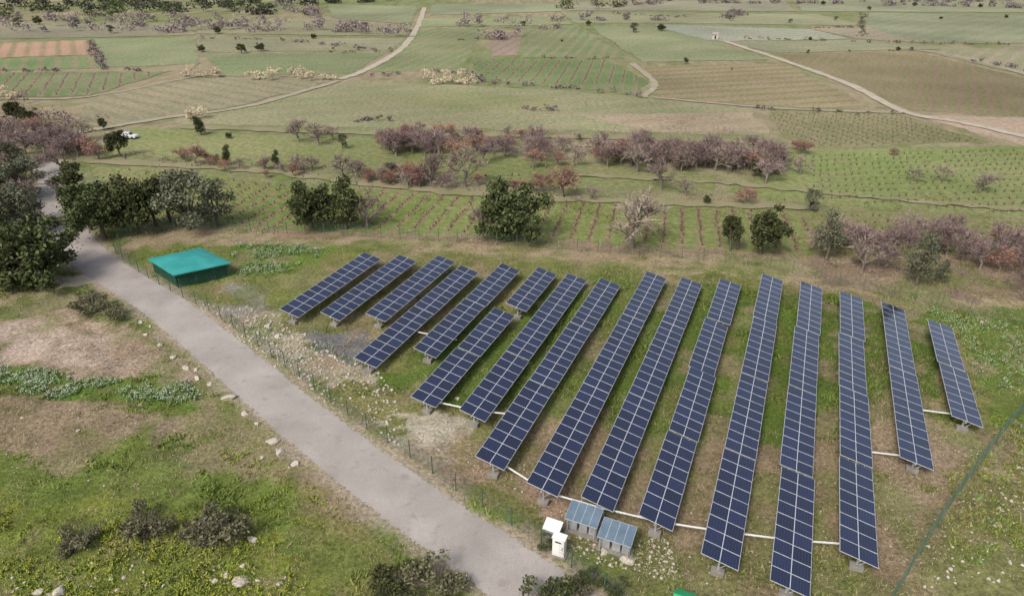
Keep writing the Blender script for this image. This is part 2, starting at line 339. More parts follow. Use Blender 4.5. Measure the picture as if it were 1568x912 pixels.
# ---------------------------------------------------------------- near vegetation (grass, weeds, flowers)
def rects(n,x0=-62,x1=72,y0=17,y1=98):
    y=y0+(y1-y0)*RNG.random(n*3)**1.5; x=x0+(x1-x0)*RNG.random(n*3)
    k=np.abs(x)<(y*.80+16); return x[k][:n],y[k][:n]
def tufts(x,y,hh,ww,col,nb=3,spread=.12):
    n=len(x); x=np.repeat(x,nb)+RNG.normal(0,spread,n*nb); y=np.repeat(y,nb)+RNG.normal(0,spread,n*nb); z=hgt(x,y)-.01
    hh=np.repeat(hh,nb)*RNG.uniform(.6,1.3,n*nb); ww=np.repeat(ww,nb)*RNG.uniform(.6,1.3,n*nb); a=RNG.uniform(0,6.28,n*nb)
    l=RNG.normal(0,.6,(n*nb,2))*hh[:,None]
    A=np.stack([x-np.cos(a)*ww,y-np.sin(a)*ww,z],1); B=np.stack([x+np.cos(a)*ww,y+np.sin(a)*ww,z],1); T=np.stack([x+l[:,0],y+l[:,1],z+hh],1)
    V=np.stack([A,B,T],1).reshape(-1,3); c=np.repeat(np.repeat(col,nb,0)*RNG.uniform(.65,1.4,(n*nb,1)),3,0)
    return V,np.arange(len(V)).reshape(-1,3),c
MGr,nt_,b_=newmat('grass_blades_material',.85,.15); a=nd(nt_,'ShaderNodeAttribute',attribute_name='zone'); nt_.links.new(a.outputs[0],b_.inputs['Base Color'])
x,y=rects(200000); c,d=zone(x,y); clump=sm(.35,.65,fbm(x,y,1.6,0)); k=RNG.random(len(x))<d*(.25+.7*clump); x,y,c,d=x[k],y[k],c[k],d[k]
hue=fbm(x,y,3,1)[:,None]; gr=c*.68+(C(.11,.165,.03)*(1-hue)+C(.19,.195,.06)*hue)*.5; tall=sm(.5,.72,fbm(x,y,2.2,6))
V,Fc,cc=tufts(x,y,.09+.20*tall*d,.035+.035*tall,gr); npmesh('grass',V,Fc,[MGr],col=cc)
x,y=rects(60000); c,d=zone(x,y); k=fbm(x,y,5,7)>.5; x,y,d=x[k],y[k],d[k]; k=d>.05; x,y=x[k],y[k]
V,Fc,cc=tufts(x,y,np.full(len(x),.22),np.full(len(x),.02),np.tile(C(.36,.29,.19),(len(x),1)),3,.15); npmesh('dry_grass',V,Fc,[MGr],col=cc)
def scatter_poly(poly,n):
    P=np.array(poly); lo,hi=P.min(0),P.max(0); x=RNG.uniform(lo[0],hi[0],n); y=RNG.uniform(lo[1],hi[1],n); k=inpoly(x+(vnoise(x,y,2,1)-.5)*2,y+(vnoise(x,y,2,2)-.5)*2,poly)
    return x[k],y[k]
def flowers(name,spec,colr,per,size,hmin,hmax,leafc=None):
    Vs=[];n0=0;Fs=[];Cs=[]
    for poly,dn in spec:
        P=np.array(poly); ar=np.prod(P.max(0)-P.min(0)); x,y=scatter_poly(poly,int(ar*per*dn)); k=(segdist(x,y,ROAD)>2.8)&(fbm(x,y,2.5,3)>.45); x,y=x[k],y[k]
        if leafc is not None:
            V,Fc,cc=tufts(x,y,np.full(len(x),.3),np.full(len(x),.07),np.tile(leafc,(len(x),1)),3,.15); Vs.append(V);Fs.append(Fc+n0);Cs.append(cc);n0+=len(V)
        k=RNG.random(len(x))<.7; x,y=x[k],y[k]
        n=len(x); z=hgt(x,y)+RNG.uniform(hmin,hmax,n); nb=3
        for b in range(nb):
            off=RNG.normal(0,.12,(n,2)); a=RNG.uniform(0,6.28,n); t=RNG.normal(0,.35,(n,3))
            cx=np.stack([x+off[:,0],y+off[:,1],z+off[:,0]*.3],1)
            V=np.stack([cx+size*np.stack([np.cos(a+q),np.sin(a+q),t[:,i]],1) for i,q in enumerate((0,2.1,4.2))],1).reshape(-1,3)
            Vs.append(V); Fs.append(np.arange(len(V)).reshape(-1,3)+n0); n0+=len(V); Cs.append(np.repeat(colr*RNG.uniform(.8,1.1,(n,1)),3,0))
    npmesh(name,np.concatenate(Vs),np.concatenate(Fs),[MGr],col=np.concatenate(Cs))
flowers('white_wildflowers',WHITE_FL,C(.62,.64,.56),14,.045,.2,.4,C(.13,.22,.06))
flowers('yellow_wildflowers',YEL_FL,C(.52,.49,.05),8,.042,.15,.3,C(.16,.21,.04))
# ---------------------------------------------------------------- tree library
def leafquads(P,size,flat=0):
    n=len(P); a=RNG.normal(size=(n,3)); a/=np.linalg.norm(a,axis=1)[:,None]; b=np.cross(a,RNG.normal(size=(n,3))); b/=np.linalg.norm(b,axis=1)[:,None]
    s=(size*RNG.uniform(.5,1.4,n))[:,None]
    V=np.stack([P-a*s,P-b*s*.55,P+a*s,P+b*s*.55],1).reshape(-1,3); return V,np.arange(len(V)).reshape(-1,4)
def lobes(L,n):
    L=np.array(L); wt=L[:,3]**2; idx=RNG.choice(len(L),n,p=wt/wt.sum()); d=RNG.normal(size=(n,3)); d/=np.linalg.norm(d,axis=1)[:,None]
    r=RNG.random(n)**.45; return L[idx,:3]+d*r[:,None]*L[idx,3:4]*np.array([1,1,.8])
def join(name,parts,mats,link=False):
    Vs=[];Fs=[];Ms=[];o=0
    for V,Fq,mi in parts:
        V=np.asarray(V,float); Fq=np.asarray(Fq,int)
        if Fq.shape[1]==3: Fq=np.concatenate([Fq,-np.ones((len(Fq),1),int)],1)
        Vs.append(V); Fs.append(np.where(Fq>=0,Fq+o,-1)); Ms+= [mi]*len(Fq); o+=len(V)
    V=np.concatenate(Vs); F4=np.concatenate(Fs); me=bpy.data.meshes.new(name)
    cnt=np.where(F4[:,3]<0,3,4); flat=F4.ravel(); flat=flat[flat>=0]
    me.vertices.add(len(V)); me.vertices.foreach_set('co',V.astype(np.float32).ravel()); me.loops.add(len(flat)); me.loops.foreach_set('vertex_index',flat.astype(np.int32))
    me.polygons.add(len(F4)); me.polygons.foreach_set('loop_start',np.concatenate([[0],np.cumsum(cnt)[:-1]]).astype(np.int32))
    for m in mats: me.materials.append(m)
    me.polygons.foreach_set('material_index',np.array(Ms,np.int32)); me.update(calc_edges=True); return me
def limb(parts,p,q,r1,r2,n=5,mi=0):
    p=np.array(p,float); q=np.array(q,float); d=q-p; d/=np.linalg.norm(d)+1e-9; u=np.cross(d,[.3,.5,.8]); u/=np.linalg.norm(u); w_=np.cross(d,u)
    t=np.arange(n)*2*math.pi/n; ring=np.cos(t)[:,None]*u+np.sin(t)[:,None]*w_
    V=np.concatenate([p+ring*r1,q+ring*r2]); parts.append((V,[(i,(i+1)%n,n+(i+1)%n,n+i) for i in range(n)],mi))
BARK=nmat('bark_material',(.085,.07,.055),(.16,.135,.11),6); BARKG=nmat('pale_bark_material',(.15,.128,.11),(.25,.215,.19),5)
FOL_D=folmat('evergreen_oak_foliage',(.028,.038,.014),(.065,.08,.03),(.135,.145,.065))
FOL_G=folmat('grey_green_foliage',(.06,.066,.042),(.115,.122,.078),(.19,.19,.13))
FOL_R=folmat('rust_foliage',(.19,.09,.065),(.31,.155,.115),(.42,.25,.19))
TW_P=folmat('mauve_twigs',(.15,.105,.10),(.255,.18,.175),(.37,.28,.27))
TW_B=folmat('brown_twigs',(.17,.13,.11),(.26,.205,.17),(.36,.295,.25))
FOL_S=folmat('shrub_foliage',(.075,.075,.04),(.15,.15,.08),(.24,.23,.14))
CANE=folmat('cane_material',(.38,.31,.22),(.52,.44,.33),(.64,.56,.44))
def evergreen(name,h=6,wd=6,nl=16,n=3200,size=.17,fol=None,base=.25):
    parts=[]; L=[]
    limb(parts,(0,0,-.2),(random.uniform(-.15,.15),random.uniform(-.15,.15),h*.35),.22,.15,7)
    for i in range(nl):
        a=random.uniform(0,6.28); zz=random.uniform(base,.86); rr=wd/2*random.uniform(.15,.78)*math.sqrt(max(.05,1-((zz-.5)/.5)**2*.8)); r=h*random.uniform(.09,.19)
        c=(math.cos(a)*rr,math.sin(a)*rr,zz*h); L.append((*c,r)); m=(c[0]*.35,c[1]*.35,h*.33)
        limb(parts,(0,0,h*.25),m,.1,.07,4); limb(parts,m,c,.07,.02,4)
    P=lobes(L,n); V,Fq=leafquads(P,size); parts.append((V,Fq,1))
    d=np.array([l[:3] for l in L]); stray=d[RNG.choice(len(d),n//12)]+RNG.normal(0,h*.13,(n//12,3)); stray[:,2]=np.maximum(stray[:,2],h*.15); V,Fq=leafquads(stray,size*.8); parts.append((V,Fq,1))
    return join(name,parts,[BARK,fol or FOL_D])
def bare(name,h=6,spread=.8,tw=None,bark=None,leaves=0,lm=None,twn=6,tww=.032):
    parts=[]; TV=[]; tips=[]
    def rec(p,d,L,r,dep):
        p=np.array(p); mid=p+d*L*.55; d2=d+RNG.normal(0,.16,3); d2/=np.linalg.norm(d2); q=mid+d2*L*.45
        limb(parts,p,mid,r,r*.78,5 if dep<2 else 3); limb(parts,mid,q,r*.78,r*.55,5 if dep<2 else 3)
        if dep==3:
            for k in range(twn):
                s=p+(q-p)*random.uniform(.2,1); e=d2+RNG.normal(0,.65,3); e[2]+=.15; e/=np.linalg.norm(e); Lt=L*random.uniform(.6,1.2); t=s+e*Lt; w_=np.cross(e,RNG.normal(size=3)); w_/=np.linalg.norm(w_)
                TV.extend([s-w_*tww,s+w_*tww,t]); tips.append(t)
            return
        for k in range({0:6,1:4,2:4}[dep]):
            s=p+(q-p)*random.uniform(.45 if dep else .55,1); e=d2*.7+RNG.normal(0,.5,3)*spread; e[2]=e[2]*.6+(.34 if dep<2 else .16); e/=np.linalg.norm(e)
            rec(s,e,L*random.uniform(.6,.85),r*.52,dep+1)
    rec((0,0,-.2),np.array([.03,.02,1.0]),h*.32,h*.028,0)
    TV=np.array(TV); parts.append((TV,np.arange(len(TV)).reshape(-1,3),1)); mats=[bark or BARKG,tw or TW_B]
    if leaves:
        tips=np.array(tips); P=tips[RNG.choice(len(tips),leaves)]+RNG.normal(0,.15,(leaves,3)); V,Fq=leafquads(P,.12); parts.append((V,Fq,2)); mats.append(lm or FOL_R)
    return join(name,parts,mats)
def shrub(name,fol,h=1.5,n=1900,size=.06,twig=True):
    parts=[];L=[]
    for i in range(13):
        a=random.uniform(0,6.28); r=random.uniform(.1,.8)*h*.75; c=(math.cos(a)*r,math.sin(a)*r,h*random.uniform(.2,.62)); L.append((*c,h*random.uniform(.14,.27))); limb(parts,(0,0,-.05),c,.02,.008,3)
    P=lobes(L,n); P[:,2]=np.abs(P[:,2]); V,Fq=leafquads(P,size); parts.append((V,Fq,1))
    TV=[]
    for i in range(160):
        a=RNG.normal(size=3); a[2]=abs(a[2])+.4; a/=np.linalg.norm(a); s=a*h*.3; t=a*h*random.uniform(.5,.85); w_=np.cross(a,RNG.normal(size=3)); w_=w_/np.linalg.norm(w_)*.01; TV+= [s-w_,s+w_,t]
    parts.append((np.array(TV),np.arange(len(TV)).reshape(-1,3),0)); return join(name,parts,[BARKG,fol])
EV=[evergreen('oak_a',6,6.6,20,3800),evergreen('oak_b',6,5.2,16,3400),evergreen('oak_c',6,8.0,34,6500,.17,None,.12),evergreen('oak_d',6,3.6,12,2400,.17,None,.2)]
EG=[evergreen('olive_a',6,5.5,15,2800,.13,FOL_G,.25),evergreen('olive_b',6,4.4,13,2300,.13,FOL_G,.2)]
BM=[bare('bare_a',6,.9,TW_P),bare('bare_b',6,.75,TW_P),bare('bare_c',6,1.0,TW_P)]
BB=[bare('bareb_a',6,.95,TW_B,twn=7),bare('bareb_b',6,.8,TW_B)]
RU=[bare('rust_a',6,.8,TW_B,None,1500),bare('rust_b',6,.9,TW_P,None,1000)]
SH=[shrub('shrub_a',FOL_S),shrub('shrub_b',FOL_S,1.5,1500),shrub('shrub_c',FOL_D)]
def put(name,me,u,v,hpx,hb=6.0,wide=1.0):
    x,y=G(u,v); s=hpx*pxm(v)/hb/max(.55,math.cos(math.atan2(H,y)))
    o=bpy.data.objects.new(name,me); scene.collection.objects.link(o); o.location=(x,y,hz(x,y)); o.scale=(s*wide,s*wide,s); o.rotation_euler=(0,0,random.uniform(0,6.28)); return o
for u,v,h,k,wd in [(62,434,100,2,1.15),(15,428,76,2,1.1),(115,306,58,1,1.15),(160,366,92,0,1.05),(140,352,76,1,1.1),(212,356,96,0,.95),(240,346,76,1,.95),(478,350,80,0,1.1),(530,351,78,3,.9),(785,368,92,2,1.0),(760,364,70,1,.8),(1165,388,76,0,.95),(1118,384,58,1,.8),
     (185,240,42,1,1),(160,200,20,1,1),(308,207,30,3,1),(348,252,30,3,.8),(1155,270,26,1,1.1),(1081,312,16,0,1),(18,300,46,1,1.2),(28,188,34,1,1.3),(425,258,30,3,.7),(-30,380,86,2,1),(46,194,30,0,1.2),(-20,340,76,0,1)]:
    put('evergreen_oak_tree',EV[k],u,v,h,6,wd)
for u,v,h,k,wd in [(290,352,92,0,1.2),(335,346,74,1,1.2),(262,339,68,0,1.1),(45,304,64,0,1.2),(52,360,70,1,1.3),(30,348,66,0,1.3),(1265,398,80,1,.8),(1404,434,86,1,.8),(1240,322,34,0,1.1),(600,275,28,0,1),(20,262,46,0,1.1),(525,228,24,0,.9),(1440,432,40,1,.8)]:
    put('olive_tree',EG[k],u,v,h,6,wd)
for u,v,h,k,wd in [(968,378,118,0,1.25),(563,349,80,1,1.15),(712,286,84,0,1),(660,284,78,1,.95),(1012,290,66,0,1.15),(930,256,54,1,1),(740,364,82,1,.8),(1500,294,46,1,1.4),(1440,278,36,0,1.1),(1398,278,28,0,1.3),(1320,414,70,1,1.1),(120,322,50,1,.9),(1050,300,40,0,1)]:
    put('bare_tree',BB[k],u,v,h,6,wd)
mv=[(1368,392,70),(1432,386,66),(1530,398,76),(1572,438,92),(1290,374,56),(1345,407,54),(1475,394,54),(1500,412,58),(1400,372,58),(1460,360,52),(1250,380,56),(1225,268,38),(1190,258,54),(1168,256,58),(1115,262,54),(1080,256,48),(1045,254,40),(1150,240,46),
    (458,218,46),(488,220,44),(510,214,30),(90,300,40),(70,240,48),(40,236,52),(8,250,58),(100,228,46),(20,222,44),(60,210,40),(95,262,48),(-10,280,60),(1,200,34),(120,240,40),(50,268,46),(460,262,34),(640,204,26)]
for u,v,h in mv: put('bare_tree',random.choice(BM),u,v,h*1.08,6,random.uniform(.95,1.35))
# tree belt in the middle distance, built up tree by tree
def belt(pts,n,h0,h1,pr=.25,sv=5):
    P=catmull([(a,b) for a,b in pts],10)
    for k in range(n):
        i=random.randrange(len(P)-1); t=random.random(); u=P[i][0]*(1-t)+P[i+1][0]*t+random.gauss(0,6); v=P[i][1]*(1-t)+P[i+1][1]*t+random.gauss(0,sv); h=random.uniform(h0,h1)
        if random.random()<pr: put('rust_leaved_oak_tree',random.choice(RU),u,v,h*.8,6,1.15)
        else: put('bare_tree',random.choice(BM+BB[:1]),u,v,h,6,random.uniform(1,1.35))
belt([(585,226),(700,234),(830,242),(960,246),(1090,254),(1200,264)],78,32,56,.27,7)
belt([(940,240),(1060,250),(1200,258)],24,40,60,.12,6)
belt([(520,270),(640,284),(780,294),(910,300)],22,24,44,.45,5)
belt([(270,246),(380,260),(500,268)],12,20,36,.45,5)
belt([(590,208),(740,216),(880,220),(1000,216)],22,20,32,.4,3)
belt([(1260,374),(1420,388),(1600,414)],18,42,66,.1,12)
belt([(15,215),(90,224),(135,236)],14,36,52,.1,10)
belt([(0,262),(50,290),(30,330)],8,40,60,.1,10)
for u,v,h,wd in [(862,300,64,1.1),(300,252,40,1.2),(152,244,36,1.3),(725,216,30,1.1),(622,220,40,1.1),(632,280,42,1.2),(1142,312,32,1.2),(1230,236,26,1.3),(405,260,22,1.2),(690,264,22,1),(320,248,20,1),(1370,238,15,1.5),(660,272,28,1.2),(1220,230,20,1.3),(830,292,34,1.3)]:
    put('rust_leaved_oak_tree',random.choice(RU),u,v,h,6,wd)
for u,v,h,k in [(128,828,26,0),(225,808,32,0),(240,812,24,1),(340,822,38,1),(318,815,32,0),(350,806,26,2),(612,905,34,2),(672,905,40,1),(838,925,34,2),(145,476,30,0),(178,486,26,1),(132,462,22,0),(105,842,18,1),(1300,470,12,0),(940,905,18,2),(905,890,16,2),(840,836,16,2),(880,905,20,1)]:
    put('shrub',SH[k],u,v,h*1.0,1.5,1.3)
# vegetation masses (each one object)
def mass(name,lines,mat,hm,wm,per,size,seed=0,gap=.0):
    Ps=[]
    for px in lines:
        P=catmull([G(*p) for p in px],6)
        for a,b in zip(P[:-1],P[1:]):
            L=math.hypot(b[0]-a[0],b[1]-a[1])
            for k in range(max(1,int(L/(wm*.7)))):
                if random.random()<gap: continue
                t=random.random(); cx=a[0]+(b[0]-a[0])*t+random.gauss(0,wm*.35); cy=a[1]+(b[1]-a[1])*t+random.gauss(0,wm*.35)
                hh=hm*random.uniform(.5,1.25); rr=wm*random.uniform(.3,.6)
                L2=[(cx+random.gauss(0,rr*.5),cy+random.gauss(0,rr*.5),hh*random.uniform(.35,.75),rr*random.uniform(.4,.8)) for _ in range(4)]
                q=lobes(L2,per); q[:,2]=np.abs(q[:,2])*np.minimum(1,hh/(hm)); Ps.append(q)
    V,Fq=leafquads(np.concatenate(Ps),size); npmesh(name,V,Fq,[mat])
FOL_F=folmat('far_wood_foliage',(.05,.058,.04),(.082,.09,.064),(.14,.145,.11)); TW_F=folmat('far_bare_wood',(.14,.11,.11),(.215,.172,.172),(.31,.262,.262))
mass('distant_woods',[[(-100,20),(150,18),(330,20),(470,24)],[(-100,12),(200,10),(480,14)],[(-100,6),(200,4),(480,6),(600,2)],[(-100,-8),(400,-10),(900,-14),(1700,-12)]],FOL_F,6.5,10,110,.75)
mass('distant_woods',[[(-60,28),(130,26),(250,28)],[(-100,0),(300,-4),(800,-6)],[(840,14),(960,12)],[(0,16),(260,14),(420,18)]],FOL_D,6,9,90,.6,gap=.3)
mass('distant_bare_woods',[[(-100,52),(120,48),(290,44),(420,50)],[(410,12),(470,24),(490,36)],[(440,18),(500,22)],[(520,46),(560,52),(630,58)],[(260,52),(300,46),(500,46),(600,50)],[(700,38),(760,44),(850,42)],[(-60,34),(200,32),(400,36)],[(740,62),(790,58)],[(-60,44),(250,40),(420,42)]],TW_F,4.8,7,110,.42,gap=.1)
mass('distant_bare_woods',[[(900,8),(1200,6),(1650,14)],[(1150,20),(1100,34)],[(1300,4),(1568,2)],[(860,30),(1000,32)],[(1000,2),(1568,-4)]],TW_F,3.5,7,90,.5,gap=.4)
mass('hedgerow',[[(1478,92),(1568,108)],[(310,60),(420,62),(590,78)],[(560,118),(700,112),(740,128)],[(140,66),(160,106)],[(160,106),(240,110)],[(730,126),(880,138),(1000,150)],[(900,20),(1060,28)],[(-60,110),(90,111)],[(540,184),(590,186)],[(800,168),(860,172)]],TW_F,1.3,2.2,30,.3,gap=.35)
mass('hedgerow',[[(820,88),(960,94)],[(1130,60),(1300,64)],[(1360,78),(1410,78)],[(1330,66),(1568,70)],[(700,62),(790,56)],[(490,80),(600,82)],[(760,86),(800,88)],[(1240,44),(1330,42)],[(1320,22),(1320,56)],[(1100,168),(1390,176)]],FOL_G,1.2,2,25,.25,gap=.5)
mass('brush_thicket',[[(120,242),(260,246),(420,262),(560,276),(700,290),(900,298)],[(560,282),(660,278)],[(860,240),(1000,244),(1100,250),(1200,262)],[(590,212),(760,222),(900,232),(1050,238),(1190,246)],[(700,226),(900,240),(1200,256)]],TW_P,1.7,2.8,60,.13,gap=.15)
mass('brush_thicket',[[(1240,404),(1400,412),(1568,432),(1640,440)],[(1300,395),(1480,400),(1640,420)],[(1400,440),(1568,462),(1640,470)],[(1240,385),(1420,388)]],TW_B,1.0,2.2,60,.11,gap=.25)
mass('brush_thicket',[[(780,205),(960,205),(1170,200)],[(1000,190),(1160,180)],[(600,272),(720,284)]],TW_B,1.0,3,40,.14,gap=.4)
mass('brush_thicket',[[(-40,200),(40,190),(110,200)],[(-40,222),(60,226),(130,232)],[(-40,150),(40,160)],[(-40,180),(60,180),(110,190)],[(-40,250),(60,250)]],TW_P,2.6,5,130,.2,gap=.1)
mass('bank_brush',[[(220,352),(340,350),(560,354),(760,372),(1000,384),(1240,398)]],FOL_S,.5,1.4,30,.07,gap=.4)
mass('roadside_shrubs',[[(-30,420),(0,380),(30,350),(40,310)],[(-40,260),(20,300),(0,340)]],FOL_G,2.2,3.4,220,.12,gap=.1)
mass('cane_thicket',[[(282,118),(334,118)]],CANE,3.6,3.4,260,.2); mass('cane_thicket',[[(388,122),(418,122)]],CANE,3.4,3,260,.2)
mass('cane_thicket',[[(438,120),(512,122)]],CANE,3.2,3.4,260,.2); mass('cane_thicket',[[(652,124),(720,128)],[(655,126),(720,130)]],CANE,3.6,3.6,280,.2); mass('cane_thicket',[[(295,182),(312,182)]],CANE,2.5,2.5,200,.18); mass('cane_thicket',[[(0,146),(24,152)]],CANE,2.5,2.5,200,.18)
for u,v,h in [(310,80,12),(370,82,15),(400,79,14),(970,50,15),(1012,48,12),(1050,98,10),(1237,82,6),(1160,166,6),(60,38,14),(30,42,16),(118,44,14),(335,52,12),(170,52,14),(1210,36,7),(1280,32,7),(1540,28,6),(1240,62,6),(900,40,9),(800,40,9),(550,78,7),(1120,108,4),(1440,30,5),(1300,80,4),(860,64,4),(1500,12,7),(1400,10,7),(1260,8,7),(1330,16,6),(1375,78,7),(1395,78,6),(350,212,10),(480,60,9),(560,44,10)]:
    put('round_tree',random.choice(EV[:2]+EG[:1]),u,v,h,6,1.3)
# vines
VM=folmat('vine_material',(.10,.075,.055),(.17,.125,.095),(.25,.19,.15))
def vines(name,px,ang,sp,step):
    poly=[G(*p) for p in px]; P=np.array(poly); c=P.mean(0); R_=np.hypot(*(P-c).T).max(); d=np.array([math.sin(ang),math.cos(ang)]); nrm=np.array([math.cos(ang),-math.sin(ang)])
    o0=round(float(c@nrm)/sp)*sp-float(c@nrm)-.17*sp
    a=np.arange(-int(R_/sp),int(R_/sp)+1)*sp+o0; b=np.arange(-R_,R_,step); A,B=np.meshgrid(a,b); Q=c+A.reshape(-1,1)*nrm+B.reshape(-1,1)*d
    Q+=RNG.normal(0,.08,Q.shape); k=inpoly(Q[:,0],Q[:,1],poly)&(RNG.random(len(Q))<.93); Q=Q[k]; nb=8
    Q=np.repeat(Q,nb,0); m=len(Q); base=np.concatenate([Q,np.zeros((m,1))],1); e=RNG.normal(0,.28,(m,3)); e[:,2]=RNG.uniform(.35,.85,m)
    w_=RNG.normal(size=(m,3)); w_[:,2]*=.2; w_/=np.linalg.norm(w_,axis=1)[:,None]; V=np.stack([base-w_*.04,base+w_*.04,base+e],1).reshape(-1,3)
    npmesh(name,V,np.arange(len(V)).reshape(-1,3),[VM])
vines('vine_rows',[(220,262),(480,290),(900,312),(1235,330),(1240,385),(1130,380),(760,358),(330,342),(215,340)],R(12),2.3,1.0)
vines('vine_rows',[(1255,325),(1640,350),(1640,385),(1262,382)],R(88),2.3,1.0)
vines('vine_rows',[(1180,174),(1370,176),(1500,217),(1250,226),(1192,205)],R(-22),2.6,1.2)
vines('vine_rows',[(1230,236),(1640,230),(1640,335),(1240,306)],R(84),2.6,1.3)
vines('vine_rows',[(722,92),(928,94),(988,126),(860,132),(738,122)],R(10),3.4,1.6)
vines('vine_rows',[(-60,114),(250,112),(135,146),(-60,148)],R(-25),3.4,1.6)
# ---------------------------------------------------------------- solar rows
GL,nt,b=newmat('solar_glass_material',.10,.9); b.inputs['Coat Weight'].default_value=1.0; b.inputs['Coat Roughness'].default_value=.04
uv=nd(nt,'ShaderNodeUVMap'); sp=nd(nt,'ShaderNodeSeparateXYZ'); nt.links.new(uv.outputs[0],sp.inputs[0]); ks=[]
for ch in (0,1):
    f=nd(nt,'ShaderNodeMath',operation='PINGPONG'); nt.links.new(sp.outputs[ch],f.inputs[0]); f.inputs[1].default_value=.5
    l=nd(nt,'ShaderNodeMath',operation='LESS_THAN'); nt.links.new(f.outputs[0],l.inputs[0]); l.inputs[1].default_value=.035; ks.append(l.outputs[0])
mx=nd(nt,'ShaderNodeMath',operation='MAXIMUM'); nt.links.new(ks[0],mx.inputs[0]); nt.links.new(ks[1],mx.inputs[1])
g=nd(nt,'ShaderNodeNewGeometry'); cc_=ramp(nt,g.outputs['Random Per Island'],[(0,(.004,.006,.026)),(.6,(.006,.010,.040)),(1,(.010,.016,.058))])
c=mix(nt,mx.outputs[0],cc_,(.05,.055,.10)); nt.links.new(c,b.inputs['Base Color'])
FR=nmat('aluminium_frame_material',(.42,.44,.47),(.52,.54,.57),3,.5,.5); STEEL=nmat('galvanised_steel_material',(.36,.37,.38),(.5,.51,.52),2,.5,.5,.4); CONC=nmat('concrete_material',(.17,.16,.145),(.28,.265,.24),2,.9,.2,0,.3); WHITEP=nmat('white_paint_material',(.7,.7,.68),(.82,.82,.8),1.5,.5,.4)
AZ=math.radians(22.6); D=Vector((math.sin(AZ),math.cos(AZ),0)); CR=Vector((math.cos(AZ),-math.sin(AZ),0)); UP=Vector((0,0,1)); PH=1.35; MW,ML=1.13,2.28
def module(mb,uvs,c,tilt,ml=ML,mw=MW,glass=True):
    ac=CR*math.cos(tilt)-UP*math.sin(tilt); n=UP*math.cos(tilt)+CR*math.sin(tilt)+D*random.uniform(-.012,.012)
    mb.box(c,ac*ml/2,D*mw/2,n*.02,0); uvs+= [(0,0)]*24
    for s in(-1,1):
        cc=c+ac*s*(ml/4)+n*.023; hx=ml/4-.026; hy=mw/2-.022
        mb.add([cc-ac*hx-D*hy,cc+ac*hx-D*hy,cc+ac*hx+D*hy,cc-ac*hx+D*hy],[(0,1,2,3)],1); uvs+= [(0,0),(6,0),(6,6),(0,6)]
def finish_uv(o,uvs):
    l=o.data.uv_layers.new(name='UVMap'); l.data.foreach_set('uv',np.array(uvs,np.float32).ravel())
ROWS=[((440,479),(572,393)),((505,485),(625,394)),((578,487),(680,396)),((560,552),(717,413)),((648,543),(783,408)),((797,473),(832,412)),((650,615),(770,478)),((722,632),(883,426)),((745,706),(938,434)),((828,748),(1005,423)),((908,772),(1063,430)),((1000,797),(1119,435)),((1100,858),(1184,427)),((1208,903),(1241,437)),((1318,852),(1302,454)),((1405,712),(1365,466)),((1480,642),(1440,498))]
for (a,bb) in ROWS:
    A=Vector((*G(*a,PH),0)); B=Vector((*G(*bb,PH),0)); Lr=(B-A).length; mid=(A+B)/2
    nmod=max(4,int(round(Lr/(MW+.02)))); L=nmod*(MW+.02); A=mid-D*L/2
    e=empty('solar_panel_row',(A.x,A.y,0)); mb=MB(); uvs=[]; tb=max(1,round(nmod/9)); per=math.ceil(nmod/tb); s=0
    tt=R(13); dz=0; off=0
    for k in range(nmod):
        if k%per==0:
            tt=R(13)+R(random.uniform(-1.5,1.5)); dz=random.uniform(-.06,.06); off=random.uniform(-.09,.09); s+=.1
        c=D*(s+(k+.5)*(MW+.02)-.1)+CR*off+UP*(PH+dz); module(mb,uvs,c,tt+R(random.uniform(-.4,.4)))
    o=mb.obj('modules',[FR,GL],e); finish_uv(o,uvs); L=s+nmod*(MW+.02)
    t=MB(); t.box(D*L/2+UP*(PH-.16),CR*.06,D*L/2,UP*.06)
    for k in (-.6,.6): t.box(D*L/2+CR*k*.9+UP*(PH-.1-k*.2),CR*.025,D*(L/2-.05),UP*.025)
    t.obj('torque_tube',[STEEL],e)
    t=MB(); npst=max(2,int(L/5.5)+1)
    for k in range(npst):
        q=D*(.5+(L-1.0)*k/(npst-1)); gz=hz(A.x+q.x,A.y+q.y); hh=PH-.2
        t.box(q+UP*(hh+gz-.2)/2,CR*.06,D*.05,UP*(hh-gz+.2)/2)
        t.tube(q+UP*.35+CR*.05,q+UP*(PH-.3)+CR*.7,.03,.03,5)
    t.obj('support_posts',[STEEL],e)
    t=MB()
    for k in range(npst):
        q=D*(.45+(L-.9)*k/(npst-1)); gz=hz(A.x+q.x,A.y+q.y); t.box(q+UP*(gz+.14),CR*.4,D*.24,UP*.2)
    t.obj('concrete_footings',[CONC],e,bevel=.03)
# drive linkages between rows
def link(pts):
    P=[Vector((*G(*p,.75),.75)) for p in pts]; o=P[0].copy(); e=empty('drive_linkage',(o.x,o.y,0)); mb=MB()
    for a,b in zip(P[:-1],P[1:]):
        a2=a-Vector((o.x,o.y,0)); b2=b-Vector((o.x,o.y,0)); d=(b2-a2); s=Vector((-d.y,d.x,0)).normalized(); mb.box((a2+b2)/2,d/2,s*.04,UP*.04)
    mb.obj('rod',[WHITEP],e)
link([(655,612),(730,628),(775,633)]); link([(765,707),(840,754),(925,778),(1010,798),(1100,812),(1210,826),(1320,834)]); link([(1320,690),(1408,700)]); link([(1410,627),(1480,636)]); link([(640,508),(700,520)])
